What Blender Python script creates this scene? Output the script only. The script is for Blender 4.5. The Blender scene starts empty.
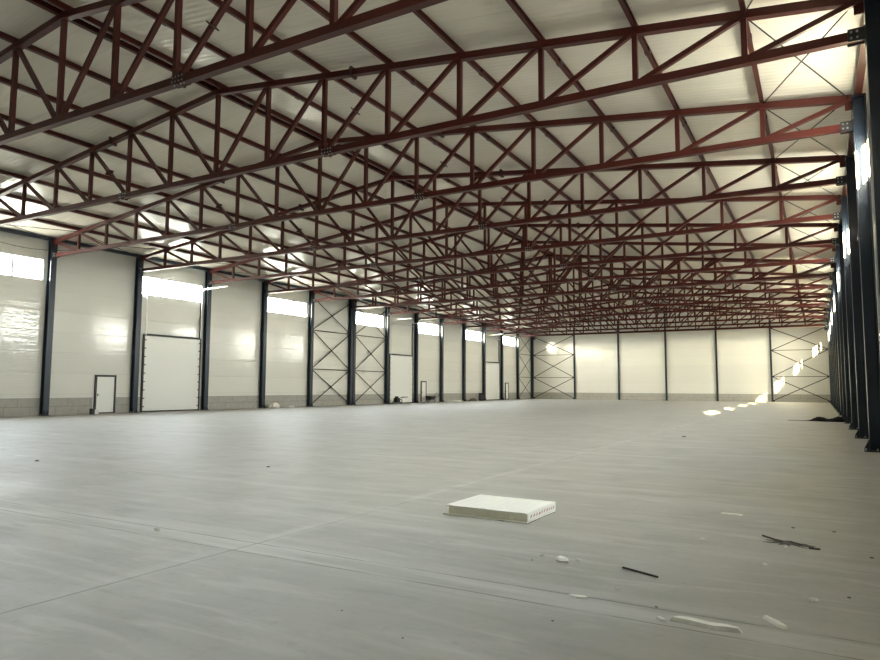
import bpy, math, random
from mathutils import Vector, Matrix
random.seed(7)
S = bpy.context.scene
COL = S.collection

# ------------------------------------------------------------------ helpers
class MB:
    """collects boxes, bars and tubes into one mesh"""
    def __init__(s): s.v = []; s.f = []; s.sm = []
    def quad8(s, P):
        b = len(s.v); s.v += [tuple(p) for p in P]
        for q in ((0,3,2,1),(4,5,6,7),(0,1,5,4),(1,2,6,5),(2,3,7,6),(3,0,4,7)):
            s.f.append(tuple(b+i for i in q)); s.sm.append(False)
        return s
    def box(s, x0,x1,y0,y1,z0,z1):
        return s.quad8([(x0,y0,z0),(x1,y0,z0),(x1,y1,z0),(x0,y1,z0),(x0,y0,z1),(x1,y0,z1),(x1,y1,z1),(x0,y1,z1)])
    def bar(s, p, q, w, h, up=(0,0,1)):
        p, q = Vector(p), Vector(q); d = (q-p).normalized(); u = Vector(up)
        a = d.cross(u)
        if a.length < 1e-4: a = d.cross(Vector((1,0,0)))
        a.normalize(); u = a.cross(d).normalized()
        a *= w/2; u *= h/2
        return s.quad8([p-a-u,p+a-u,p+a+u,p-a+u,q-a-u,q+a-u,q+a+u,q-a+u])
    def tube(s, p, q, r, n=10, r2=None):
        p, q = Vector(p), Vector(q); d = (q-p).normalized(); r2 = r if r2 is None else r2
        a = d.cross(Vector((0,0,1)))
        if a.length < 1e-4: a = Vector((1,0,0))
        a.normalize(); c = d.cross(a); b = len(s.v)
        for o, rr in ((p,r),(q,r2)):
            for i in range(n):
                t = 2*math.pi*i/n; s.v.append(tuple(o + a*rr*math.cos(t) + c*rr*math.sin(t)))
        for i in range(n):
            j = (i+1)%n; s.f.append((b+i,b+j,b+n+j,b+n+i)); s.sm.append(True)
        s.f.append(tuple(b+i for i in reversed(range(n)))); s.f.append(tuple(b+n+i for i in range(n))); s.sm += [False,False]
        return s
    def ring(s, c, axis, R, r, n=20, m=6):
        c = Vector(c); ax = Vector(axis).normalized(); a = ax.orthogonal().normalized(); e = ax.cross(a); b = len(s.v)
        for i in range(n):
            t = 2*math.pi*i/n; d = a*math.cos(t)+e*math.sin(t)
            for j in range(m):
                u = 2*math.pi*j/m; s.v.append(tuple(c+d*(R+r*math.cos(u))+ax*r*math.sin(u)))
        for i in range(n):
            for j in range(m):
                s.f.append((b+i*m+j, b+((i+1)%n)*m+j, b+((i+1)%n)*m+(j+1)%m, b+i*m+(j+1)%m)); s.sm.append(True)
        return s
    def poly(s, pts, z0, z1, top_in=0.0):
        b = len(s.v); n = len(pts)
        cx = sum(p[0] for p in pts)/n; cy = sum(p[1] for p in pts)/n
        for p in pts: s.v.append((p[0],p[1],z0))
        for p in pts: s.v.append((p[0]+(cx-p[0])*top_in, p[1]+(cy-p[1])*top_in, z1))
        s.f.append(tuple(b+i for i in reversed(range(n)))); s.f.append(tuple(b+n+i for i in range(n))); s.sm += [False,False]
        for i in range(n):
            j=(i+1)%n; s.f.append((b+i,b+j,b+n+j,b+n+i)); s.sm.append(False)
        return s
    def mesh(s, name, mat):
        m = bpy.data.meshes.new(name); m.from_pydata(s.v, [], s.f); m.update()
        for p, k in zip(m.polygons, s.sm): p.use_smooth = k
        if mat: m.materials.append(mat)
        return m
    def build(s, name, mat, parent=None, loc=(0,0,0)):
        return link(name, s.mesh(name, mat), parent, loc)

def link(name, me, parent=None, loc=(0,0,0)):
    o = bpy.data.objects.new(name, me); COL.objects.link(o); o.location = loc
    if parent: o.parent = parent
    return o
def tag(o, label=None, cat=None, group=None, kind=None):
    if label: o['label'] = label
    if cat: o['category'] = cat
    if group: o['group'] = group
    if kind: o['kind'] = kind
    return o
def empty(name, loc=(0,0,0)):
    o = bpy.data.objects.new(name, None); COL.objects.link(o); o.location = loc; o.empty_display_size = .2
    return o
def copy_tree(o, parent=None):
    c = o.copy(); COL.objects.link(c)
    if parent: c.parent = parent
    for ch in list(KIDS.get(o.name, [])): 
        k = copy_tree(ch, c); KIDS.setdefault(c.name, []).append(k)
    return c
KIDS = {}
def kids_of(o):
    KIDS[o.name] = [x for x in COL.objects if x.parent == o]
    for k in KIDS[o.name]: kids_of(k)
ORD = ['first','second','third','fourth','fifth','sixth','seventh','eighth','ninth','tenth','eleventh','twelfth',
       'thirteenth','fourteenth','fifteenth','sixteenth','seventeenth','eighteenth']

# ------------------------------------------------------------------ materials
def mat(name, col, rough=.5, spec=.5, noise=None, metal=0.0, bump=None):
    m = bpy.data.materials.new(name); m.use_nodes = True
    nt = m.node_tree; b = nt.nodes['Principled BSDF']
    b.inputs['Base Color'].default_value = (*col,1); b.inputs['Roughness'].default_value = rough
    b.inputs['Specular IOR Level'].default_value = spec; b.inputs['Metallic'].default_value = metal
    if noise:
        sc, amt = noise
        tc = nt.nodes.new('ShaderNodeTexCoord'); n = nt.nodes.new('ShaderNodeTexNoise'); n.inputs['Scale'].default_value = sc
        n.inputs['Detail'].default_value = 6
        mx = nt.nodes.new('ShaderNodeMix'); mx.data_type = 'RGBA'
        mx.inputs['A'].default_value = (*[c*(1-amt) for c in col],1); mx.inputs['B'].default_value = (*[min(1,c*(1+amt)) for c in col],1)
        nt.links.new(tc.outputs['Object'], n.inputs['Vector']); nt.links.new(n.outputs['Fac'], mx.inputs['Factor'])
        nt.links.new(mx.outputs['Result'], b.inputs['Base Color'])
        if bump:
            bp = nt.nodes.new('ShaderNodeBump'); bp.inputs['Strength'].default_value = bump; bp.inputs['Distance'].default_value = .01
            nt.links.new(n.outputs['Fac'], bp.inputs['Height']); nt.links.new(bp.outputs['Normal'], b.inputs['Normal'])
    return m

class NT:
    """small node-graph writer"""
    def __init__(s, m): s.nt = m.node_tree; s.b = s.nt.nodes['Principled BSDF']
    def n(s, t, **kw):
        o = s.nt.nodes.new(t)
        for k, v in kw.items(): setattr(o, k, v)
        return o
    def put(s, sock, val):
        if isinstance(val, bpy.types.NodeSocket): s.nt.links.new(val, sock)
        else: sock.default_value = val
    def math(s, op, a, b=0.0, c=None):
        o = s.n('ShaderNodeMath', operation=op); s.put(o.inputs[0], a); s.put(o.inputs[1], b)
        if c is not None: s.put(o.inputs[2], c)
        return o.outputs[0]
    def noise(s, vec, scale, detail=4, dist=0.0):
        o = s.n('ShaderNodeTexNoise'); s.put(o.inputs['Vector'], vec); o.inputs['Scale'].default_value = scale
        o.inputs['Detail'].default_value = detail; o.inputs['Distortion'].default_value = dist; return o.outputs['Fac']
    def mapping(s, vec, scale=(1,1,1), rot=(0,0,0)):
        o = s.n('ShaderNodeMapping'); s.put(o.inputs['Vector'], vec); o.inputs['Scale'].default_value = scale
        o.inputs['Rotation'].default_value = rot; return o.outputs[0]
    def mix(s, f, a, b):
        o = s.n('ShaderNodeMix', data_type='RGBA'); s.put(o.inputs['Factor'], f); s.put(o.inputs['A'], a); s.put(o.inputs['B'], b)
        return o.outputs['Result']
    def step(s, x, lo, hi, a=0.0, b=1.0):
        o = s.n('ShaderNodeMapRange'); s.put(o.inputs[0], x)
        for i, v in enumerate((lo, hi, a, b)): o.inputs[1+i].default_value = v
        return o.outputs[0]
    def line(s, x, at, w):                       # 1 on a line of half width w
        return s.step(s.math('ABSOLUTE', s.math('SUBTRACT', x, at)), w*.5, w, 1.0, 0.0)

def rgb(r,g,b): return (r,g,b,1)

M = {}
M['red'] = mat('red_oxide_paint', (.068,.0092,.0055), .45, .4, (2.5,.22))
M['column'] = mat('blue_grey_column_paint', (.020,.030,.047), .3, .4, (3,.2))
M['dark'] = mat('dark_steel', (.018,.019,.021), .45)
M['brace'] = mat('dark_brace_steel', (.016,.013,.011), .6, .3)
M['bolt'] = mat('zinc_bolt', (.45,.45,.43), .35, .5, None, .8)
M['plate'] = mat('dark_bolted_plate', (.05,.015,.013), .5)
M['white'] = mat('white_door_paint', (.80,.81,.79), .3)
M['zinc'] = mat('galvanised_track', (.66,.67,.66), .4, .5, None, .3)
M['rubber'] = mat('black_rubber', (.012,.012,.012), .6)
M['frame'] = mat('white_window_frame', (.75,.76,.76), .35)
M['foam'] = mat('white_foam', (.86,.85,.80), .8, .3, (25,.05), 0, .4)
M['foamcore'] = mat('foam_core', (.80,.79,.67), .85, .2, (18,.15), 0, .5)
M['black'] = mat('black_plastic_sheet', (.007,.007,.006), .8, .1, (6,.4), 0, .5)
M['dirt'] = mat('dark_dirt', (.11,.105,.09), .9, .2, (30,.4), 0, .6)
M['wood'] = mat('dark_wood', (.075,.062,.05), .75, .2, (30,.3))
M['grey'] = mat('grey_scrap', (.22,.21,.2), .7, .3, (15,.3))
M['bag'] = mat('pale_bag_plastic', (.75,.73,.70), .5, .4, (9,.15), 0, .4)
M['cable'] = mat('black_cable', (.01,.01,.012), .6)
M['redprint'] = mat('faded_red_print', (.55,.30,.28), .8)

# white sandwich panel: micro ribs and joints, along a chosen axis
def panel_mat(name, col, axis, joint, rib, rough, bumpd, ribamp):
    m = mat(name, col, rough); g = NT(m)
    tc = g.n('ShaderNodeTexCoord').outputs['Object']
    sep = g.n('ShaderNodeSeparateXYZ'); g.put(sep.inputs[0], tc); x = sep.outputs[axis]
    fr = g.math('FRACT', g.math('DIVIDE', x, joint))
    jl = g.step(g.math('ABSOLUTE', g.math('SUBTRACT', fr, .5)), .488, .496, 0, 1)
    rb = g.math('SINE', g.math('MULTIPLY', x, 2*math.pi/rib))
    wob = g.noise(tc, .55, 3); wob2 = g.noise(g.mapping(tc, (1,1,1)), 2.2, 2)
    h = g.math('ADD', g.math('MULTIPLY', rb, ribamp), g.math('MULTIPLY', jl, -.006))
    h = g.math('ADD', h, g.math('MULTIPLY', wob, bumpd)); h = g.math('ADD', h, g.math('MULTIPLY', wob2, bumpd*.25))
    sc3 = [.35,.35,.35]; sc3[axis] = 5.5
    h = g.math('ADD', h, g.math('MULTIPLY', g.noise(g.mapping(tc, tuple(sc3)), 1.0, 3), .0055))
    bp = g.n('ShaderNodeBump'); bp.inputs['Strength'].default_value = 1; bp.inputs['Distance'].default_value = 1
    g.put(bp.inputs['Height'], h); g.put(g.b.inputs['Normal'], bp.outputs[0])
    # each panel a hair different, thin dark joint line
    wn = g.n('ShaderNodeTexWhiteNoise', noise_dimensions='1D'); g.put(wn.inputs['W'], g.math('FLOOR', g.math('DIVIDE', x, joint)))
    c = g.mix(g.math('MULTIPLY', wn.outputs['Value'], .6), rgb(*col), rgb(*[k*.93 for k in col]))
    c = g.mix(g.math('MULTIPLY', jl, .18), c, rgb(.3,.3,.28))
    g.put(g.b.inputs['Base Color'], c)
    return m
M['wallpanel'] = panel_mat('white_wall_panel', (.74,.74,.70), 2, 1.12, .14, .125, .008, .00022)
M['roofpanel'] = panel_mat('white_roof_panel', (.77,.72,.62), 1, 1.05, .21, .22, .008, .0022)

def plinth_mat(axis):
    m = mat('concrete_plinth_'+'xy'[axis], (.40,.395,.36), .8, .3); g = NT(m)
    tc = g.n('ShaderNodeTexCoord').outputs['Object']
    sep = g.n('ShaderNodeSeparateXYZ'); g.put(sep.inputs[0], tc)
    z = sep.outputs[2]; x = sep.outputs[axis]
    row = g.math('FLOOR', g.math('DIVIDE', z, .46))
    fz = g.math('FRACT', g.math('DIVIDE', z, .46)); fx = g.math('FRACT', g.math('ADD', g.math('DIVIDE', x, 1.31), g.math('MULTIPLY', row, .5)))
    j = g.math('MAXIMUM', g.step(g.math('ABSOLUTE', g.math('SUBTRACT', fz, .5)), .46, .48), g.step(g.math('ABSOLUTE', g.math('SUBTRACT', fx, .5)), .487, .493))
    n = g.noise(tc, 3.5, 6)
    c = g.mix(n, rgb(.31,.305,.28), rgb(.46,.45,.41)); c = g.mix(g.math('MULTIPLY', j, .55), c, rgb(.15,.14,.13))
    g.put(g.b.inputs['Base Color'], c); return m
M['plinth_y'] = plinth_mat(1); M['plinth_x'] = plinth_mat(0)

def floor_mat():
    m = mat('power_trowelled_concrete', (.4,.4,.38), .5, .7); g = NT(m)
    tc = g.n('ShaderNodeTexCoord').outputs['Object']
    sep = g.n('ShaderNodeSeparateXYZ'); g.put(sep.inputs[0], tc); x, y = sep.outputs[0], sep.outputs[1]
    big = g.noise(tc, .22, 5, .6); med = g.noise(tc, 1.1, 6, .4)
    bands = g.noise(g.mapping(tc, (.16,1.9,1), (0,0,.05)), 1.0, 5, .3)      # trowel passes across the hall
    fine = g.noise(tc, 14, 5); streak = g.noise(g.mapping(tc, (.8,4.2,1), (0,0,.12)), 1.0, 7, 1.4)
    c = g.mix(big, rgb(.325,.315,.285), rgb(.45,.44,.41))
    c = g.mix(g.step(med, .45, .75, 0, .5), c, rgb(.27,.262,.235))
    c = g.mix(g.step(bands, .52, .72, 0, .55), c, rgb(.55,.54,.51))
    c = g.mix(g.step(fine, .55, .8, 0, .3), c, rgb(.22,.21,.19))
    c = g.mix(g.math('MULTIPLY', g.step(streak, .54, .74, 0, .55), g.step(med, .35, .6, .25, 1)), c, rgb(.25,.242,.215)); c = g.mix(g.step(streak, .44, .28, 0, .45), c, rgb(.56,.55,.52))
    # dusty pale strip on either side of the twin cross joint
    strip = g.math('MULTIPLY', g.step(g.math('ABSOLUTE', g.math('SUBTRACT', y, 4.90)), .12, .42, 1, 0), g.step(g.noise(g.mapping(tc, (.5,6,1)), 1.0, 5), .4, .68, 0, .6))
    c = g.mix(strip, c, rgb(.60,.60,.57))
    wob = g.math('MULTIPLY', g.math('SUBTRACT', g.noise(tc, .8, 3), .5), .05)
    xw = g.math('ADD', x, wob); yw = g.math('ADD', y, wob)
    gap = g.step(g.noise(tc, 1.7, 4), .30, .52)
    ln = g.math('MULTIPLY', g.line(xw, -5.0, .014), gap)
    # twin saw cuts across the hall in every other bay, one cut along it per bay
    for at in (5.06, 4.74): ln = g.math('MAXIMUM', ln, g.math('MULTIPLY', g.line(yw, at, .013), gap))
    for at in (15.6, 26.1, 36.6, 47.3, 58, 68.5): ln = g.math('MAXIMUM', ln, g.math('MULTIPLY', g.line(yw, at, .02), .5))
    for at in (-11.1, -17.1, -23.2, -29.2): ln = g.math('MAXIMUM', ln, g.math('MULTIPLY', g.line(xw, at, .014), .5))
    c = g.mix(g.math('MULTIPLY', ln, .75), c, rgb(.13,.125,.115))
    # pale scuff along the long joint
    sc = g.math('MULTIPLY', g.step(g.math('ABSOLUTE', g.math('SUBTRACT', xw, -5.06)), .03, .16, .35, 0), g.step(med, .4, .6))
    c = g.mix(sc, c, rgb(.62,.62,.60))
    g.put(g.b.inputs['Base Color'], c)
    g.put(g.b.inputs['Roughness'], g.step(g.math('ADD', big, g.math('MULTIPLY', bands, .5)), .5, 1.0, .47, .66))
    h = g.math('ADD', g.math('MULTIPLY', fine, .0012), g.math('MULTIPLY', ln, -.004)); h = g.math('ADD', h, g.math('MULTIPLY', bands, .002))
    bp = g.n('ShaderNodeBump'); bp.inputs['Strength'].default_value = .6; bp.inputs['Distance'].default_value = 1
    g.put(bp.inputs['Height'], h); g.put(g.b.inputs['Normal'], bp.outputs[0])
    return m
M['floor'] = floor_mat()

def glass_mat():
    m = bpy.data.materials.new('window_glass'); m.use_nodes = True; nt = m.node_tree; nt.nodes.clear()
    o = nt.nodes.new('ShaderNodeOutputMaterial'); t = nt.nodes.new('ShaderNodeBsdfTransparent'); gl = nt.nodes.new('ShaderNodeBsdfGlossy')
    gl.inputs['Roughness'].default_value = .02; t.inputs['Color'].default_value = (.93,.96,.95,1)
    lw = nt.nodes.new('ShaderNodeLayerWeight'); f = nt.nodes.new('ShaderNodeMath'); f.operation='POWER'; f.inputs[1].default_value=5
    nt.links.new(lw.outputs['Facing'], f.inputs[0]); f2 = nt.nodes.new('ShaderNodeMath'); f2.operation='MULTIPLY_ADD'; f2.inputs[1].default_value=.96; f2.inputs[2].default_value=.03
    nt.links.new(f.outputs[0], f2.inputs[0]); mx = nt.nodes.new('ShaderNodeMixShader')
    nt.links.new(f2.outputs[0], mx.inputs[0]); nt.links.new(t.outputs[0], mx.inputs[1]); nt.links.new(gl.outputs[0], mx.inputs[2])
    nt.links.new(mx.outputs[0], o.inputs[0]); return m
M['glass'] = glass_mat()

# ------------------------------------------------------------------ layout
XC = -17.14; HALF = 18.19                      # hall axis, half width to the columns' inner faces
XL, XR = XC-HALF, XC+HALF                    # -35.1 ... 1.1
WL, WR = XL-.40, XR+.40                      # wall inner faces
YA = [20.25+5.25*k for k in range(-2, 6)]    # frames before the expansion joint
YB = [46.90+5.25*j for j in range(0, 9)]     # frames after it (last one at the end wall)
YW = YB[-1]+.30                              # end wall inner face
Y0 = -26.0                                    # wall behind the viewer
ZB = 8.52                                    # bottom chord axis
def ztop(x): return 11.40-.117*abs(x)       # top chord axis, x from the hall axis
def zroof(x): return ztop(x)+.09+.16         # underside of the roof panels
NODE = 2.29

# ------------------------------------------------------------------ room shell
floor = MB().box(WL-.3, WR+.3, Y0-.3, YW+.3, -.25, 0).build('floor', M['floor'])
tag(floor, 'pale grey power-trowelled concrete floor slab of the whole hall', 'floor', kind='structure')

mb = MB()
for sx in (-1,1):
    xa, xb = XC, XC+sx*(HALF+.6)
    za, zb = zroof(0), zroof(HALF+.6)
    x0, x1, z0, z1 = (xa,xb,za,zb) if sx>0 else (xb,xa,zb,za)
    mb.quad8([(x0,Y0-.2,z0),(x1,Y0-.2,z1),(x1,YW+.2,z1),(x0,YW+.2,z0),(x0,Y0-.2,z0+.15),(x1,Y0-.2,z1+.15),(x1,YW+.2,z1+.15),(x0,YW+.2,z0+.15)])
ceil_ = mb.build('ceiling', M['roofpanel'])
tag(ceil_, 'white ribbed roof panels sloping down from the ridge to both sides', 'ceiling', kind='structure')

WZ0, WZ1 = 7.14, 8.32
PL = .92
def bay_window(a, b): return (a+.20, b-.26)
win_bays = [(YA[0]-5.25,YA[0]), (YA[1],YA[2]), (YA[3],YA[4]), (YA[5],YA[6]), (YB[0],YB[1]), (YB[2],YB[3]), (YB[4],YB[5]), (YB[6],YB[7])]  # first bay is out of view, its windows added to brighten the near floor
wins = [bay_window(a,b) for a,b in win_bays]
def side_wall(name, x0, x1, label, wins):
    m_ = MB(); top = zroof(HALF)+.03
    m_.box(x0,x1,Y0-.2,YW+.2,0,WZ0)
    m_.box(x0,x1,Y0-.2,YW+.2,WZ1,top)
    ys = [Y0-.2]+[y for w in wins for y in w]+[YW+.2]
    for i in range(0,len(ys),2): m_.box(x0,x1,ys[i],ys[i+1],WZ0,WZ1)
    return tag(m_.build(name, M['wallpanel']), label, 'wall', kind='structure')
side_wall('wall_left', WL-.12, WL, 'white panelled long wall with the gates and high windows', wins)
side_wall('wall_right', WR, WR+.12, 'white panelled long wall behind the black column row', wins)
def end_wall(name, y0, y1, label):
    m_ = MB(); e = HALF+.42
    P = [(XC-e,0),(XC+e,0),(XC+e,zroof(e)+.02),(XC,zroof(0)+.02),(XC-e,zroof(e)+.02)]
    b = len(m_.v); m_.v += [(x,y0,z) for x,z in P]+[(x,y1,z) for x,z in P]
    m_.f += [(0,1,2,3,4),(9,8,7,6,5)]+[(i,5+i,5+(i+1)%5,(i+1)%5) for i in range(5)]; m_.sm += [False]*7
    return tag(m_.build(name, M['wallpanel']), label, 'wall', kind='structure')
end_wall('wall_back', YW, YW+.12, 'white panelled end wall closing the far end of the hall')
end_wall('wall_front', Y0-.12, Y0, 'white panelled wall behind the viewpoint')

# openings in the plinth on the left wall
GATES = [(YA[3]+.66,YA[4]-.42),(YB[1]+.72,YB[2]-.50),(YB[5]+.72,YB[6]-.50)]
DOORS = [(YA[2]+2.88,YA[2]+4.18),(YB[2]+1.3,YB[2]+2.35),(YB[6]+1.5,YB[6]+2.55)]
op = sorted(GATES+DOORS); m_ = MB(); y = Y0
for a,b in op: m_.box(WL,WL+.035,y,a-.08,0,PL); y = b+.08
m_.box(WL,WL+.035,y,YW,0,PL)
tag(m_.build('baseboard_left', M['plinth_y']), 'grey concrete plinth along the foot of the gate wall', 'plinth', kind='structure')
tag(MB().box(WR-.035,WR,Y0,YW,0,PL).build('baseboard_right', M['plinth_y']), 'grey concrete plinth behind the black column row', 'plinth', kind='structure')
tag(MB().box(WL+.035,WR-.035,YW-.035,YW,0,PL).build('baseboard_back', M['plinth_x']), 'grey concrete plinth along the foot of the end wall', 'plinth', kind='structure')
# white drip strip between plinth and panels
m_ = MB(); y = Y0
for a,b in op: m_.box(WL,WL+.05,y,a-.08,PL,PL+.03); y = b+.08
m_.box(WL,WL+.05,y,YW,PL,PL+.03)
tag(m_.build('trim_1', M['frame']), 'thin white flashing strip on top of the gate wall plinth', 'trim', kind='structure')
tag(MB().box(WL+.05,WR-.05,YW-.05,YW,PL,PL+.03).build('trim_2', M['frame']), 'thin white flashing strip on top of the end wall plinth', 'trim', kind='structure')

# windows: frame with two mullions, pane
nwin = 0
def make_window(side, w, label):
    global nwin
    nwin += 1
    a, b = w; x0, x1 = (WL-.10, WL-.02) if side=='left' else (WR+.02, WR+.10)
    r = empty('window_%d'%nwin, (0,a,WZ0)); tag(r, label, 'window', 'high strip windows in the %s wall'%side, 'structure')
    t = .06; L = b-a; H = WZ1-WZ0
    f = MB().box(x0,x1,0,L,0,t).box(x0,x1,0,L,H-t,H).box(x0,x1,0,t,t,H-t).box(x0,x1,L-t,L,t,H-t)
    for i in (1,2): f.box(x0,x1,L*i/3-.06,L*i/3+.06,t,H-t)
    f.build('window_frame', M['frame'], r)
    xm = (x0+x1)/2
    MB().box(xm-.006,xm+.006,t,L-t,t,H-t).build('window_pane', M['glass'], r)
    # daylight portal exactly in the opening
    li = bpy.data.lights.new('daylight_portal','AREA'); li.shape='RECTANGLE'; li.size = L; li.size_y = H
    li.cycles.is_portal = True
    lo = bpy.data.objects.new('daylight_portal', li); COL.objects.link(lo)
    lo.location = ((WL-.13) if side=='left' else (WR+.13), (a+b)/2, (WZ0+WZ1)/2)
    d = Vector((1,0,0)) if side=='left' else Vector((-1,0,0))
    z = -d; xax = Vector((0,1,0)); yax = z.cross(xax)
    lo.matrix_world = Matrix.Translation(lo.location) @ Matrix((xax,yax,z)).transposed().to_4x4()
left_win_labels = ['unseen strip window in the bay before the picture edge','strip window before the first left wall column','strip window above the nearest roller gate',
        'strip window just before the wider cross-braced bay','strip window in the cross-braced bay after the twin column',
        'strip window above the door behind the hand cart','strip window above the rubble heap and drum','strip window above the farthest small door']
for i,w in enumerate(wins):
    make_window('left', w, 'glaring white '+left_win_labels[i]+' on the left wall')
for i,w in enumerate(wins):
    make_window('right', w, 'strip window high behind the black columns, '+ORD[i]+' from the viewer')

# personnel doors
for i,(a,b) in enumerate(DOORS):
    r = empty('door_%d'%(i+1), (WL,a,0))
    tag(r, ['narrow white door in a dark frame left of the nearest gate','narrow white door in a dark frame behind the hand cart','narrow white door in a dark frame right of the farthest gate'][i], 'door', 'narrow doors in the gate wall', 'structure')
    L = b-a; H = 2.2; t = .11
    MB().box(0,.09,0,t,0,H).box(0,.09,L-t,L,0,H).box(0,.09,t,L-t,H-t,H).box(0,.09,t,L-t,0,.07).build('door_frame', M['dark'], r)
    d = MB().box(.015,.06,t,L-t,.07,H-t).build('door_leaf', M['white'], r)
    MB().box(.06,.075,t+.06,t+.10,.98,1.14).tube((.09,t+.05,1.06),(.09,t+.19,1.06),.012,8).tube((.06,t+.06,1.06),(.095,t+.06,1.06),.012,8).build('door_handle', M['dark'], r)

# sectional gates
for i,(a,b) in enumerate(GATES):
    r = empty('sectional_gate', (WL+.035,a,0)); L = b-a; H = 4.64
    tag(r, ['nearest and tallest looking white sectional gate on the left wall','white sectional gate in the bay right of the twin column braces','white sectional gate nearest the far end wall'][i], 'gate', 'white sectional gates', 'thing')
    lf = MB(); n = 9
    for k in range(n):
        z0 = .07+(H-.07)*k/n; z1 = .07+(H-.07)*(k+1)/n
        lf.box(.04,.09,.02,L-.02,z0+.008,z1-.008)
        lf.box(.04,.082,.02,L-.02,z1-.008,z1+.008)
        for q in (.33,.66): lf.box(.09,.094,.02,L-.02,z0+(z1-z0)*q-.008,z0+(z1-z0)*q+.008)
    lf.build('gate_leaf', M['white'], r)
    MB().box(.03,.10,.02,L-.02,.005,.07).build('bottom_seal', M['rubber'], r)
    for (p,q) in ((-.08,.02),(L-.02,L+.09)):
        MB().box(.0,.10,p,q,0,4.72 if p<0 else 8.0).build('guide_post', M['dark'], r)
    MB().box(.0,.13,.02,L-.02,H,H+.13).build('lintel_bar', M['dark'], r)
    hg = MB()
    for k in range(n):
        zc = .07+(H-.07)*(k+.5)/n
        for yy in (.02,L-.12): hg.box(.094,.11,yy,yy+.10,zc-.03,zc+.03)
    hg.build('roller_brackets', M['dark'], r)['kind'] = 'stuff'
    for yy in (.03,L-.03):
        tr = MB(); pts = [(.16,yy,4.7),(.16,yy,7.75)]+[(.16+.25*(1-math.cos(t)),yy,7.75+.25*math.sin(t)) for t in (.4,.8,1.2,1.57)]+[(2.5,yy,8.06)]
        for p,q in zip(pts,pts[1:]): tr.bar(p,q,.055,.055,(0,1,0))
        tr.build('lift_track', M['zinc'], r)
    sp = MB().tube((.28,.05,7.7),(.28,L-.05,7.7),.045,10)
    sp.build('spring_shaft', M['zinc'], r)

# ------------------------------------------------------------------ columns
def make_column(name, sx, twin=0):
    """sx = +1: inner flange faces +x (left wall). origin at the foot, inner face at x=0"""
    r = empty(name); D=.30; W=.16; t=.022; H=9.28
    X = lambda u: -u*sx
    def bx(m_,u0,u1,y0,y1,z0,z1): a,b = sorted((X(u0),X(u1))); m_.box(a,b,y0,y1,z0,z1)
    s = MB(); bx(s,0,t,-W,W,.03,H); bx(s,D-t,D,-W,W,.03,H); bx(s,t,D-t,-.012,.012,.03,H)
    s.build('shaft', M['column'], r)
    p = MB(); bx(p,-.12,D+.05,-.20,.20,0,.03); p.build('base_plate', M['dark'], r)
    g = MB()
    for sy in (-1,1):
        pts = [(X(0),.03),(X(-.11),.03),(X(-.11),.08),(X(0),.30)]
        b = len(g.v); yy = sy*.09
        g.v += [(x,yy-.008,z) for x,z in pts]+[(x,yy+.008,z) for x,z in pts]
        g.f += [(b,b+1,b+2,b+3),(b+7,b+6,b+5,b+4)]+[(b+i,b+4+i,b+4+(i+1)%4,b+(i+1)%4) for i in range(4)]; g.sm += [False]*6
    g.build('foot_gusset', M['dark'], r)
    k = MB()
    for sy in (-1,1):
        for u in (-.085,.16): k.tube((X(u),sy*.17,.03),(X(u),sy*.17,.085),.017,8)
    k.build('anchor_bolts', M['bolt'], r)['kind'] = 'stuff'
    c = MB(); bx(c,-.03,D,-.16,.16,H,H+.03); c.build('cap_plate', M['dark'], r)
    # bolted bracket that takes the end of the bottom chord
    e = MB(); bx(e,-.30,-.0,-.115,-.09,ZB-.13,ZB+.13); bx(e,-.30,0,.09,.115,ZB-.13,ZB+.13); bx(e,-.02,0,-.115,.115,ZB-.16,ZB+.16)
    ep = e.build('truss_bracket', M['dark'], r)
    q = MB()
    for zz in (-.06,.06):
        for u in (-.24,-.14): q.tube((X(u),-.135,ZB+zz),(X(u),-.115,ZB+zz),.022,8)
    q.build('bracket_bolts', M['bolt'], ep)['kind'] = 'stuff'
    kids_of(r); return r
labL = ['at the left edge, left of the narrow white door','between the nearest narrow door and the nearest gate','just right of the nearest gate',
        'left of the second strip window over plain wall','at the left side of the wider cross-braced bay','near half of the twin pair between braced bays']
labL2 = ['far half of the twin pair between braced bays','left of the second white gate','right of the second white gate','right of the door with hand cart',
         'left of the rubble heap and drum','left of the farthest white gate','right of the farthest white gate','left of the narrow far corner cross brace','in the far left corner of the hall']
cl = make_column('wall_column', 1); first = True
for Y, lab in zip([y for y in YA if y>19]+YB, labL+labL2):
    o = cl if first else copy_tree(cl); first = False
    o.location = (XL, Y, 0); tag(o, 'blue-grey steel column '+lab, 'column', 'steel columns along the left wall', 'thing')
cr = make_column('wall_column', -1); first = True
rightY = YA[1:]+YB
for i,Y in enumerate(rightY):
    o = cr if first else copy_tree(cr); first = False
    o.location = (XR, Y, 0)
    tag(o, 'dark steel column along the right wall, '+(ORD[i]+' from the viewer' if i<len(rightY)-1 else 'last one in the far corner'), 'column', 'dark columns along the right wall', 'thing')

# end wall posts
def make_post(h):
    r = empty('end_wall_post'); W=.10; D=.20; t=.016
    MB().box(-W,W,0,t,.02,h).box(-W,W,D-t,D,.02,h).box(-.008,.008,t,D-t,.02,h).build('shaft', M['column'], r)
    MB().box(-W-.05,W+.05,-.05,D,0,.02).build('base_plate', M['dark'], r)
    kids_of(r); return r
FX = [XC+6.1*i for i in (-2,-1,0,1,2)]
for i,x in enumerate(FX):
    r = make_post(zroof(x-XC)-.25); r.location = (x, YW-.24, 0)
    tag(r, 'slim dark post on the far end wall, '+['first','second','middle one','fourth','fifth'][i]+(' from the left corner' if i!=2 else ' of the five'), 'post', 'slim posts on the end wall', 'thing')

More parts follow.
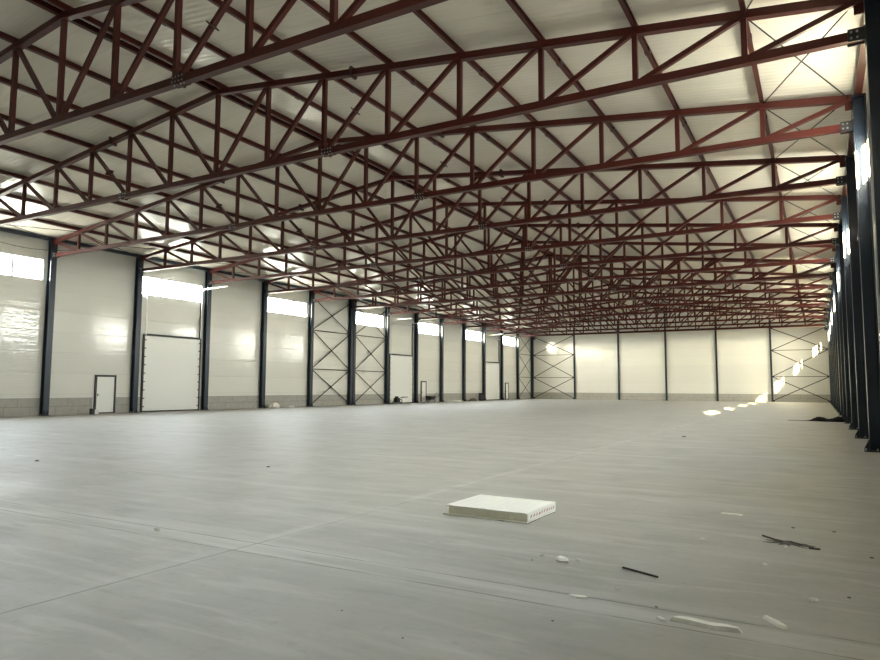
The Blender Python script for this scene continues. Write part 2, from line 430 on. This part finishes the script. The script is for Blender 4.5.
# ------------------------------------------------------------------ roof trusses
def make_truss():
    r = empty('roof_truss', (XC, 0, ZB)); c = .18
    T = lambda x: (x,0,ztop(x)-ZB)
    e = HALF-.01
    for s in (-1,1):
        MB().bar(T(0),T(s*e),c,c,(0,0,1)).build('top_chord', M['red'], r)
    MB().bar((-e+.02,0,0),(e-.02,0,0),c,c).build('bottom_chord', M['red'], r)
    for k in range(-7,8):
        x = k*NODE; MB().bar((x,0,.09),(x,0,ztop(x)-ZB-.08),.12,.12,(0,1,0)).build('post', M['red'], r)
    for k in range(1,9):
        for s in (-1,1):
            xt = s*(k*NODE-.10 if k<8 else e-.12); xb = s*((k-1)*NODE+.12)
            MB().bar((xb,0,.06),(xt,0,ztop(xt)-ZB-.06),.11,.11,(0,1,0)).build('diagonal', M['red'], r)
    for s in (-1,1):
        # bolted end plates of the three truss pieces
        a = Vector((s*5.62,0,ztop(5.62)-ZB)); d = Vector((s,0,-.117)).normalized()
        m_ = MB().bar(a-d*.03,a+d*.03,.30,.30)
        for yy in (-.11,.11):
            for zz in (-.11,.11): m_.tube(a-d*.07+Vector((0,yy,zz)),a+d*.07+Vector((0,yy,zz)),.022,6)
        m_.build('splice_flange', M['plate'], r)
        b0 = Vector((s*(2*NODE+.12),0,.06)); b1 = Vector((s*(3*NODE-.10),0,ztop(3*NODE)-ZB-.06)); d = (b1-b0).normalized(); a = b0+(b1-b0)*.5
        u = d.cross(Vector((0,1,0)))
        m_ = MB().bar(a-d*.012,a+d*.012,.24,.24,u)
        for q in (-.095,.095): m_.tube(a-d*.04+u*q,a+d*.04+u*q,.018,6)
        m_.build('splice_flange', M['plate'], r)
        x = s*4.76
        m_ = MB().box(x-.22,x+.22,-.105,-.09,-.10,.11).box(x-.22,x+.22,.09,.105,-.10,.11).box(x-.03,x+.03,-.12,.12,-.13,.12)
        pl = m_.build('splice_plate', M['plate'], r)
        q = MB()
        for i in range(4):
            for zz in (-.055,.055): 
                xx = x-.16+.107*i
                q.tube((xx,-.125,zz),(xx,-.105,zz),.020,8)
        for i in range(4): q.tube((x-.16+.107*i,-.05,-.115),(x-.16+.107*i,-.05,-.09),.018,8)
        q.build('plate_bolts', M['bolt'], pl)['kind'] = 'stuff'
        # gusset where the end diagonal meets the column
        g = MB(); xx = s*(e-.16); g.box(min(xx,xx+s*.17),max(xx,xx+s*.17),-.012,.012,ztop(e)-ZB-.30,ztop(e)-ZB-.05)
        g.build('end_gusset', M['red'], r)
    kids_of(r); return r
tr = make_truss()
TY = YA+YB[:-1]
for i,Y in enumerate(TY):
    o = tr if i==0 else copy_tree(tr)
    o.location = (XC, Y, ZB)
    lab = {0:'red-brown steel roof truss nearest the viewer, cut off by the top picture edge', len(TY)-1:'farthest red-brown steel roof truss, one bay short of the end wall'}.get(i,
          'red-brown steel roof truss spanning the hall, %s one from the viewer'%ORD[i])
    tag(o, lab, 'roof truss', 'steel roof trusses', 'thing')

# ------------------------------------------------------------------ purlins and eaves beams
PY0, PY1 = 4.7, YW-.05
def make_purlin(x):
    s = 1 if x>=XC else -1; xr = x-XC; sl = -.117*s
    z = ztop(xr)+.09
    def zz(u): return z+sl*u
    m_ = MB()
    def strip(u0,u1,h0,h1):
        m_.quad8([(u0,PY0,zz(u0)-z+h0),(u1,PY0,zz(u1)-z+h0),(u1,PY1,zz(u1)-z+h0),(u0,PY1,zz(u0)-z+h0),
                  (u0,PY0,zz(u0)-z+h1),(u1,PY0,zz(u1)-z+h1),(u1,PY1,zz(u1)-z+h1),(u0,PY1,zz(u0)-z+h1)])
    strip(-.05,.05,.0,.012); strip(-.05,.05,.146,.158); strip(-.006,.006,.012,.146); strip(-.05,-.042,.012,.035); strip(.042,.05,.123,.146)
    o = m_.build('purlin', M['red'], None, (x,0,z))
    for Y in TY:
        MB().box(-.065,.065,-.09,.09,-.006,.12).build('splice_sleeve', M['plate'], o, (0,Y+1.35,0))
    return o
for s in (-1,1):
    side = 'left' if s<0 else 'right'
    for k in range(0,8):
        x = XC+s*(k*NODE if k else .20)
        o = make_purlin(x)
        lab = ('red-brown purlin of the ridge pair, the %s one of the two'%side) if k==0 else ('red-brown purlin under the %s roof slope, %s down from the ridge pair'%(side,ORD[k-1]))
        tag(o, lab, 'purlin', 'roof purlins', 'thing')
    x = XC+s*(HALF+.14)
    b = MB().box(-.08,.08,Y0,YW,-.09,.09).build('eaves_beam', M['column'] if s<0 else M['red'], None, (x,0,ztop(HALF+.14)+.148))
    tag(b, 'dark eaves beam running along the top of the %s wall'%side, 'beam', kind='thing')

# ------------------------------------------------------------------ bracing
def x_brace(name, P, Q, label, group, plane_n, lvls=(0.12,3.0,6.15,8.85), w=.085):
    """P, Q: foot points of the two uprights; three crossed panels with struts between"""
    P, Q = Vector(P), Vector(Q); r = empty(name, P); d = Q-P; up = plane_n
    for z0,z1 in zip(lvls,lvls[1:]):
        MB().bar((0,0,z0+.03),(d.x,d.y,z1-.03),w,.012,d.cross(Vector((0,0,1)))).build('diagonal', M['brace'], r)
        n = Vector(plane_n)*.03
        MB().bar(Vector((0,0,z1-.03))+n,Vector((d.x,d.y,z0+.03))+n,w,.012,d.cross(Vector((0,0,1)))).build('diagonal', M['brace'], r)
        c = Vector((d.x/2,d.y/2,(z0+z1)/2)); t = d.normalized()*.09
        MB().bar(c-t+n*.5,c+t+n*.5,.03,.10).build('centre_plate', M['brace'], r)
    for z in lvls[1:-1]: MB().bar((0,0,z),(d.x,d.y,z),.05,.06).build('strut', M['brace'], r)
    for z in lvls:
        for c,sg in ((Vector((0,0,z)),1),(Vector((d.x,d.y,z)),-1)):
            t = d.normalized()*sg
            MB().bar(c,c+t*.18,.014,.14).build('gusset', M['brace'], r)
    tag(r, label, 'cross brace', group, 'thing')
g_ = 'cross braces on the walls'
xb = XL-.16
x_brace('wall_brace',(xb,YA[6]+.16,0),(xb,YA[7]-.16,0),'dark cross brace in the bay left of the twin column',g_,(1,0,0))
x_brace('wall_brace',(xb,YB[0]+.16,0),(xb,YB[1]-.16,0),'dark cross brace under the window right of the twin column',g_,(1,0,0))
x_brace('wall_brace',(xb,YB[7]+.16,0),(xb,YB[8]-.16,0),'narrow looking dark cross brace at the far left corner',g_,(1,0,0))
yb = YW-.16
x_brace('wall_brace',(XL+.02,yb,0),(FX[0]-.1,yb,0),'wide cross brace on the end wall in its left bay',g_,(0,-1,0))
x_brace('wall_brace',(FX[4]+.1,yb,0),(XR-.02,yb,0),'wide cross brace on the end wall beside the black columns',g_,(0,-1,0))
# beam across the head of the end wall
tag(MB().box(XL,XR,YW-.24,YW-.06,9.02,9.12).build('head_beam', M['brace']), 'dark beam across the head of the far end wall', 'beam', kind='thing')

# roof rod bracing in the outer strip of each bay
for s in (-1,1):
    side = 'left' if s<0 else 'right'
    n_=0
    for i in range(len(TY)):
        a,b = TY[i],(TY+[YB[-1]])[i+1]
        if b-a<1 or (s<0 and i<1): continue
        x0,x1 = s*(7*NODE+.05), s*(HALF-.10)
        r = empty('roof_brace', (XC+x0, a, ztop(x0)))
        z1 = ztop(x1)-ztop(x0)
        A,B,C_,D_ = Vector((0,.1,0)),Vector((x1-x0,b-a-.1,z1)),Vector((x1-x0,.1,z1)),Vector((0,b-a-.1,0))
        MB().tube(A,B,.016,6).build('rod', M['brace'], r)
        MB().tube(C_+Vector((0,0,.04)),D_+Vector((0,0,.04)),.016,6).build('rod', M['brace'], r)
        tag(r, 'thin crossed rods under the %s roof edge, %s set from the viewer'%(side,ORD[n_]), 'roof brace', 'crossed rods under the roof edges', 'thing'); n_+=1

# slack cable along the left eaves
m_ = MB(); pts = []
for i in range(15):
    t = i/14; pts.append((XL+1.9, 15.1+5.1*t, 8.60-.32*math.sin(math.pi*t)))
for p,q in zip(pts,pts[1:]): m_.tube(p,q,.014,6)
tag(m_.build('hanging_cable', M['cable']), 'thin black cable sagging between trusses at the upper left', 'cable')

# ------------------------------------------------------------------ things on the floor
# foam board offcut
r = empty('insulation_panel', (-3.535,7.816,0)); r.rotation_euler = (0,0,-.02)
tag(r, 'square offcut of white insulated wall panel lying on the floor', 'panel offcut')
def jag(x0,x1,y0,y1,n,amp):
    P=[]; R=random.Random(3)
    for i in range(n): P.append((x0+(x1-x0)*i/n, y0+R.uniform(-amp,amp)))
    for i in range(n): P.append((x1, y0+(y1-y0)*i/n))
    for i in range(n): P.append((x1-(x1-x0)*i/n, y1))
    for i in range(n): P.append((x0+R.uniform(-amp,amp), y1-(y1-y0)*i/n))
    return P
MB().poly(jag(-.60,.53,-.46,.46,10,.02),0.004,.016).build('bottom_sheet', M['foam'], r)
MB().poly(jag(-.53,.52,-.43,.45,14,.006),.016,.112).build('foam_core', M['foamcore'], r)
ts = MB(); n=9
for i in range(n):
    x0=-.56+1.09*i/n; x1=-.56+1.09*(i+1)/n; ts.box(x0,x1-.012,-.47,.47,.112,.124); ts.box(x1-.012,x1,-.47,.47,.112,.121)
ts.build('top_sheet', M['foam'], r)
MB().box(.52,.532,-.44,.46,.03,.112).build('edge_strip', M['foam'], r)
pr = MB(); R = random.Random(11); yy=-.36
while yy<.40:
    l = R.uniform(.03,.06); z0=R.uniform(.045,.055); pr.quad8([(.532,yy,z0),(.5335,yy,z0),(.5335,yy+l,z0+.012),(.532,yy+l,z0+.012),(.532,yy+.012,z0+.03),(.5335,yy+.012,z0+.03),(.5335,yy+l,z0+.036),(.532,yy+l,z0+.036)])
    yy += l+R.uniform(.03,.05)
pr.build('faded_print', M['redprint'], r)['kind']='stuff'
MB().box(-.02,.53,-.455,.44,.0,.006).build('underside_gap_shade', M['black'], r)  # black layer painting in the dark gap under the offcut's right half

def flake(name, pts, h, m, label, cat, top_in=.12, tilt=0.0, group=None):
    cx = sum(p[0] for p in pts)/len(pts); cy = sum(p[1] for p in pts)/len(pts)
    o = MB().poly([(p[0]-cx,p[1]-cy) for p in pts], 0, h, top_in).build(name, m, None, (cx,cy,.001))
    o.rotation_euler = (0,tilt,0)
    return tag(o, label, cat, group)
def lump(name, c, sx, sy, h, m, label, cat, seed=0, group=None, rot=0, n=9, var=.28):
    """irregular low lump"""
    R = random.Random(seed); m_ = MB()
    rows = [(1.0,0),(1.05,.35),(.75,.8),(.35,1.0)]; rad=[R.uniform(1-var,1+var*.55) for _ in range(n)]
    for k,zf in rows:
        for i in range(n):
            t=2*math.pi*i/n; q=rad[i]*k*R.uniform(.93,1.07); m_.v.append((sx/2*q*math.cos(t), sy/2*q*math.sin(t), h*zf*(1 if zf==0 else R.uniform(.85,1.1))))
    for a in range(3):
        for i in range(n):
            j=(i+1)%n; m_.f.append((a*n+i,a*n+j,(a+1)*n+j,(a+1)*n+i)); m_.sm.append(False)
    m_.f.append(tuple(3*n+i for i in range(n))); m_.f.append(tuple(reversed(range(n)))); m_.sm += [False,False]
    o = m_.build(name, m, None, (c[0],c[1],0)); o.rotation_euler=(0,0,rot)
    return tag(o, label, cat, group)

lump('foam_chunk',(-2.117,5.980),.17,.13,.045,M['foam'],'palm-sized white foam chunk in front of the panel offcut','foam scrap',4,'white foam scraps',.3,7,.4)
flake('foam_flake',[(-1.729,5.031),(-1.659,4.998),(-1.568,5.024),(-1.598,5.053),(-1.659,5.042)],.012,M['foam'],'thin white foam flake between the twin floor joints','foam scrap',group='white foam scraps')
flake('foam_strip',[(-0.958,4.849),(-0.928,4.899),(-0.848,4.916),(-0.698,4.879),(-0.578,4.891),(-0.498,4.868),(-0.493,4.839),(-0.578,4.832),(-0.658,4.801),(-0.738,4.814),(-0.838,4.842)],.028,M['foam'],'long ragged white foam strip, largest scrap in the foreground','foam scrap',group='white foam scraps')
flake('foam_sliver',[(-0.407,5.226),(-0.382,5.246),(-0.297,5.154),(-0.237,5.066),(-0.252,5.051),(-0.297,5.070),(-0.357,5.148)],.022,M['foam'],'pointed white foam sliver right of the long ragged strip','foam scrap',group='white foam scraps')
flake('foam_flake',[(-1.038,4.838),(-1.018,4.863),(-0.983,4.839),(-0.963,4.814),(-0.998,4.809)],.015,M['foam'],'small white flake left of the long ragged strip','foam scrap',group='white foam scraps')
flake('foam_sliver',[(-1.153,9.228),(-1.013,9.201),(-0.893,9.204),(-0.893,9.233),(-1.023,9.250)],.014,M['foam'],'thin pale sliver on the floor behind the dirt patch','foam scrap',group='white foam scraps')
st = MB().bar((-.165,.075,.012),(.165,-.075,.012),.013,.014).build('wooden_stick', M['wood'], None, (-1.397,5.926,0)); tag(st,'thin dark stick lying right of the palm-sized foam chunk','stick')
def stick(a,b,lab,w=.02):
    a,b=Vector((*a,.01)),Vector((*b,.01)); c=(a+b)/2; c.z=0
    o=MB().bar(a-c,b-c,w,.016).build('wood_splinter', M['wood'], None, c); tag(o,lab,'splinter','dark splinters in the dirt patch')
stick((-0.594,8.055),(-0.394,7.823),'dark splinter at the left tip of the dirt patch',.013)
stick((-0.324,7.874),(-0.214,7.777),'short dark splinter on the back of the dirt patch',.013)
stick((-0.154,7.660),(-0.054,7.662),'dark splinter right of the dirt patch',.014)
lump('dirt_patch',(-0.354,7.814),.46,.22,.007,M['dirt'],'dark patch of swept dirt on the right of the floor','dirt patch',5,None,-.35,30,.65)
lump('foam_crumb',(-0.354,7.606),.035,.03,.02,M['foam'],'white crumb at the front edge of the dirt patch','foam crumb',8,'foam crumbs')

bits = [((-2.337,6.055),.03,'f','white crumb just left of the palm-sized foam chunk'),((-1.977,6.062),.05,'f','white crumb touching the right of the palm-sized foam chunk'),
 ((-1.125,7.541),.04,'f','white crumb midway between the panel offcut and dirt patch'),((-1.448,5.382),.035,'f','white crumb below the thin dark stick'),
 ((-0.495,6.774),.045,'f','white crumb in front of the dirt patch'),((-0.096,5.835),.055,'f','white crumb behind the pointed foam sliver'),
 ((-6.398,4.954),.06,'f','white crumb alone on the left foreground floor'),
 ((-2.358,5.867),.022,'d','dark speck left of the palm-sized foam chunk'),((0.366,7.562),.05,'d','dark speck near the right picture edge'),
 ((-0.323,8.703),.05,'d','dark speck just behind the dirt patch'),((0.077,8.701),.05,'d','dark speck right behind the dirt patch'),
 ((0.134,6.057),.04,'d','dark speck at the lower right near the picture edge'),((-1.088,5.093),.03,'d','dark speck above the small white flake'),
 ((-14.333,8.092),.12,'d','dark speck far on the left floor near the picture edge'),((-9.493,9.849),.09,'d','dark speck on the middle of the left floor'),
 ((-3.889,22.890),.14,'d','dark speck on the floor between panel offcut and end wall'),((-1.639,4.440),.022,'d','dark speck below the thin foam flake'),
 ((-3.001,3.879),.022,'d','dark speck at the bottom, left of centre'),((-2.351,3.665),.022,'d','dark speck at the bottom, nearest the viewer')]
for i,(c,s,k,lab) in enumerate(bits):
    lump('foam_crumb' if k=='f' else 'dirt_crumb',c,s*(1.3 if k=='f' else .9),s*(.9 if k=='f' else .55),s*(.45 if k=='f' else .2),M['foam'] if k=='f' else M['dirt'],lab,'foam crumb' if k=='f' else 'dirt crumb',20+i,'foam crumbs' if k=='f' else 'dirt crumbs')

# black sheet heaped beside the right columns
m_ = MB(); NX,NY=46,12; x0,x1=-1.45,1.28; yc=37.8; R=random.Random(2)
for j in range(NY+1):
    for i in range(NX+1):
        u=i/NX; v=j/NY-.5
        wid=.10+.55*min(1,max(0,(u-.28)*3.2)); env=max(0,1-(2*abs(v))**2)
        hh=.015+.15*math.exp(-((u-.50)/.11)**2)+.17*math.exp(-((u-.82)/.10)**2)+.06*math.exp(-((u-.68)/.2)**2)
        m_.v.append((x0+(x1-x0)*u, v*2*wid, max(.003,hh*env*(1+R.uniform(-.22,.22)))))
for j in range(NY):
    for i in range(NX):
        a=j*(NX+1)+i; m_.f.append((a,a+1,a+NX+2,a+NX+1)); m_.sm.append(True)
b=len(m_.v); 
o=m_.build('plastic_sheet', M['black'], None, (0,yc,0)); md=o.modifiers.new('thickness','SOLIDIFY'); md.thickness=.006; md.offset=1
tag(o,'crumpled black plastic sheet on the floor beside the right columns','plastic sheet')

# bag and small boxes by the left wall
lump('plastic_bag',(-34.9,36.8),.7,1.1,.36,M['bag'],'white crumpled plastic bag against the left wall','bag',31,None,.2,11,.6)
lump('plastic_bag',(-34.95,38.4),.5,.9,.16,M['bag'],'flatter pale bag right of the white crumpled bag','bag',33)
r=empty('junction_box',(-35.05,22.72,0)); tag(r,'small pale box with a dark side by the nearest narrow door','box')
MB().box(-.12,.12,0,.22,0,.26).build('box_body', M['bag'], r); MB().box(-.12,.12,-.16,0,0,.32).build('dark_side', M['dark'], r)

# floor trowel machine beside the second gate
r=empty('floor_machine',(-34.8,52.4,0)); tag(r,'small black floor machine left of the second white gate','machine')
MB().ring((0,.45,.17),(0,0,1),.42,.03,20,6).build('guard_ring', M['rubber'], r)
MB().box(-.2,.2,.22,.68,.2,.55).box(-.12,.12,.32,.58,.55,.7).build('motor', M['rubber'], r)
MB().tube((0,.6,.5),(.1,1.75,.62),.035,8).tube((-.25,1.75,.62),(.4,1.75,.62),.03,8).build('handle', M['dark'], r)
b_=MB()
for t in (0,1.57,3.14,4.71): b_.bar((0,.45,.06),(.4*math.cos(t),.45+.4*math.sin(t),.05),.12,.015)
b_.build('blades', M['grey'], r)
MB().ring((.05,1.1,.22),(1,0,0),.20,.035,16,6).build('wheel', M['rubber'], r)
# hand cart
r=empty('hand_cart',(-34.8,58.7,0)); tag(r,'dark two-wheeled hand cart with raised handles before a narrow door','cart')
MB().quad8([(-.25,.1,.30),(.25,.1,.30),(.25,.75,.30),(-.25,.75,.30),(-.35,-.1,.68),(.35,-.1,.68),(.35,1.0,.62),(-.35,1.0,.62)]).build('tray', M['rubber'], r)
w1=MB().ring((0,.05,.25),(1,0,0),.22,.045,18,6).tube((-.12,.05,.25),(.12,.05,.25),.02,8).build('wheel', M['rubber'], r)
w2=MB().ring((0,1.25,.36),(1,0,0),.33,.035,22,6).build('wheel', M['grey'], r)
for s in (-1,1):
    MB().tube((s*.2,.0,.3),(s*.24,1.3,.55),.025,8).tube((s*.24,1.3,.55),(s*.28,2.35,1.05),.025,8).build('handle', M['dark'], r)
MB().tube((-.2,.9,.35),(-.2,.98,0.0),.02,8).tube((.2,.9,.35),(.2,.98,0.0),.02,8).build('leg', M['dark'], r)
# scraps further along the left wall
lump('rubble_heap',(-34.95,69.1),.7,2.0,.32,M['dirt'],'low dark rubble heap under the third far strip window','rubble heap',41)
r=empty('steel_drum',(-34.95,71.3,0)); tag(r,'dark upright drum beside the low dark rubble heap','drum')
MB().tube((0,0,0),(0,0,.9),.30,18).build('drum_body', M['dark'], r); MB().ring((0,0,.88),(0,0,1),.30,.02,18,6).ring((0,0,.6),(0,0,1),.30,.015,18,6).ring((0,0,.3),(0,0,1),.30,.015,18,6).build('drum_rims', M['grey'], r)
flake('board_scrap',[(-35.25,63.3),(-34.7,63.4),(-34.65,66.2),(-35.2,66.4)],.10,M['foam'],'pale board scraps lying along the left wall plinth','board scrap')

# ------------------------------------------------------------------ daylight
w = bpy.data.worlds.new('sky'); S.world = w; w.use_nodes = True; nt = w.node_tree
bg = nt.nodes['Background']; tc = nt.nodes.new('ShaderNodeTexCoord'); sp = nt.nodes.new('ShaderNodeSeparateXYZ'); rp = nt.nodes.new('ShaderNodeValToRGB')
mr = nt.nodes.new('ShaderNodeMapRange'); mr.inputs[1].default_value=-1; mr.inputs[2].default_value=1
nt.links.new(tc.outputs['Generated'], sp.inputs[0]); nt.links.new(sp.outputs[2], mr.inputs[0]); nt.links.new(mr.outputs[0], rp.inputs[0])
e = rp.color_ramp.elements; e[0].position=0.0; e[0].color=(.34,.32,.28,1); e[1].position=1.0; e[1].color=(.70,.82,1.0,1)
for p,c in ((.49,(.42,.40,.35,1)),(.505,(1.0,.96,.89,1)),(.62,(.94,.96,1.0,1))):
    n=e.new(p); n.color=c
dt = nt.nodes.new('ShaderNodeVectorMath'); dt.operation='DOT_PRODUCT'; dt.inputs[1].default_value = Vector((.193,-1,.193)).normalized()
nt.links.new(tc.outputs['Generated'], dt.inputs[0])
gm = nt.nodes.new('ShaderNodeMapRange'); gm.inputs[1].default_value=-.1; gm.inputs[2].default_value=1.0; nt.links.new(dt.outputs['Value'], gm.inputs[0])
gp = nt.nodes.new('ShaderNodeMath'); gp.operation='POWER'; gp.inputs[1].default_value=1.5; nt.links.new(gm.outputs[0], gp.inputs[0])
ad = nt.nodes.new('ShaderNodeMix'); ad.data_type='RGBA'; ad.blend_type='ADD'; ad.inputs['B'].default_value=(1.75,1.42,.85,1)
up = nt.nodes.new('ShaderNodeMapRange'); up.inputs[1].default_value=-.01; up.inputs[2].default_value=.03; nt.links.new(sp.outputs[2], up.inputs[0])
gu = nt.nodes.new('ShaderNodeMath'); gu.operation='MULTIPLY'; nt.links.new(gp.outputs[0], gu.inputs[0]); nt.links.new(up.outputs[0], gu.inputs[1])
nt.links.new(gu.outputs[0], ad.inputs['Factor']); nt.links.new(rp.outputs[0], ad.inputs['A'])
nt.links.new(ad.outputs['Result'], bg.inputs['Color']); bg.inputs['Strength'].default_value = 1.0
su = bpy.data.lights.new('sun','SUN'); su.energy = 13.0; su.angle = math.radians(.6); su.color=(1,.77,.38)
so = bpy.data.objects.new('sun', su); COL.objects.link(so)
so.rotation_euler = Vector((-.193,1,-.193)).to_track_quat('-Z','Y').to_euler(); so.location=(10,-20,20)

# ------------------------------------------------------------------ camera
yaw,pit,rol,H,f = .5180,.0859,.0043,1.581,664.0
F = Vector((-math.sin(yaw)*math.cos(pit), math.cos(yaw)*math.cos(pit), math.sin(pit)))
R = Vector((math.cos(yaw), math.sin(yaw), 0)); U = R.cross(F)
R2 = R*math.cos(rol)+U*math.sin(rol); U2 = -R*math.sin(rol)+U*math.cos(rol)
cd = bpy.data.cameras.new('camera'); co = bpy.data.objects.new('camera', cd); COL.objects.link(co)
co.matrix_world = Matrix.Translation((0,0,H)) @ Matrix((R2,U2,-F)).transposed().to_4x4()
cd.sensor_fit='HORIZONTAL'; cd.sensor_width=36; cd.lens=f/880*36; cd.clip_end=500; cd.clip_start=.05
S.camera = co

S.view_settings.view_transform='Standard'; S.view_settings.look='None'; S.view_settings.gamma=1; S.view_settings.use_curve_mapping=False
S.view_settings.exposure = 6.42
c = S.cycles
c.max_bounces=14; c.diffuse_bounces=9; c.glossy_bounces=4; c.transparent_max_bounces=12; c.use_denoising=True
c.sample_clamp_indirect=4; c.blur_glossy=.5; c.caustics_reflective=False; c.caustics_refractive=False
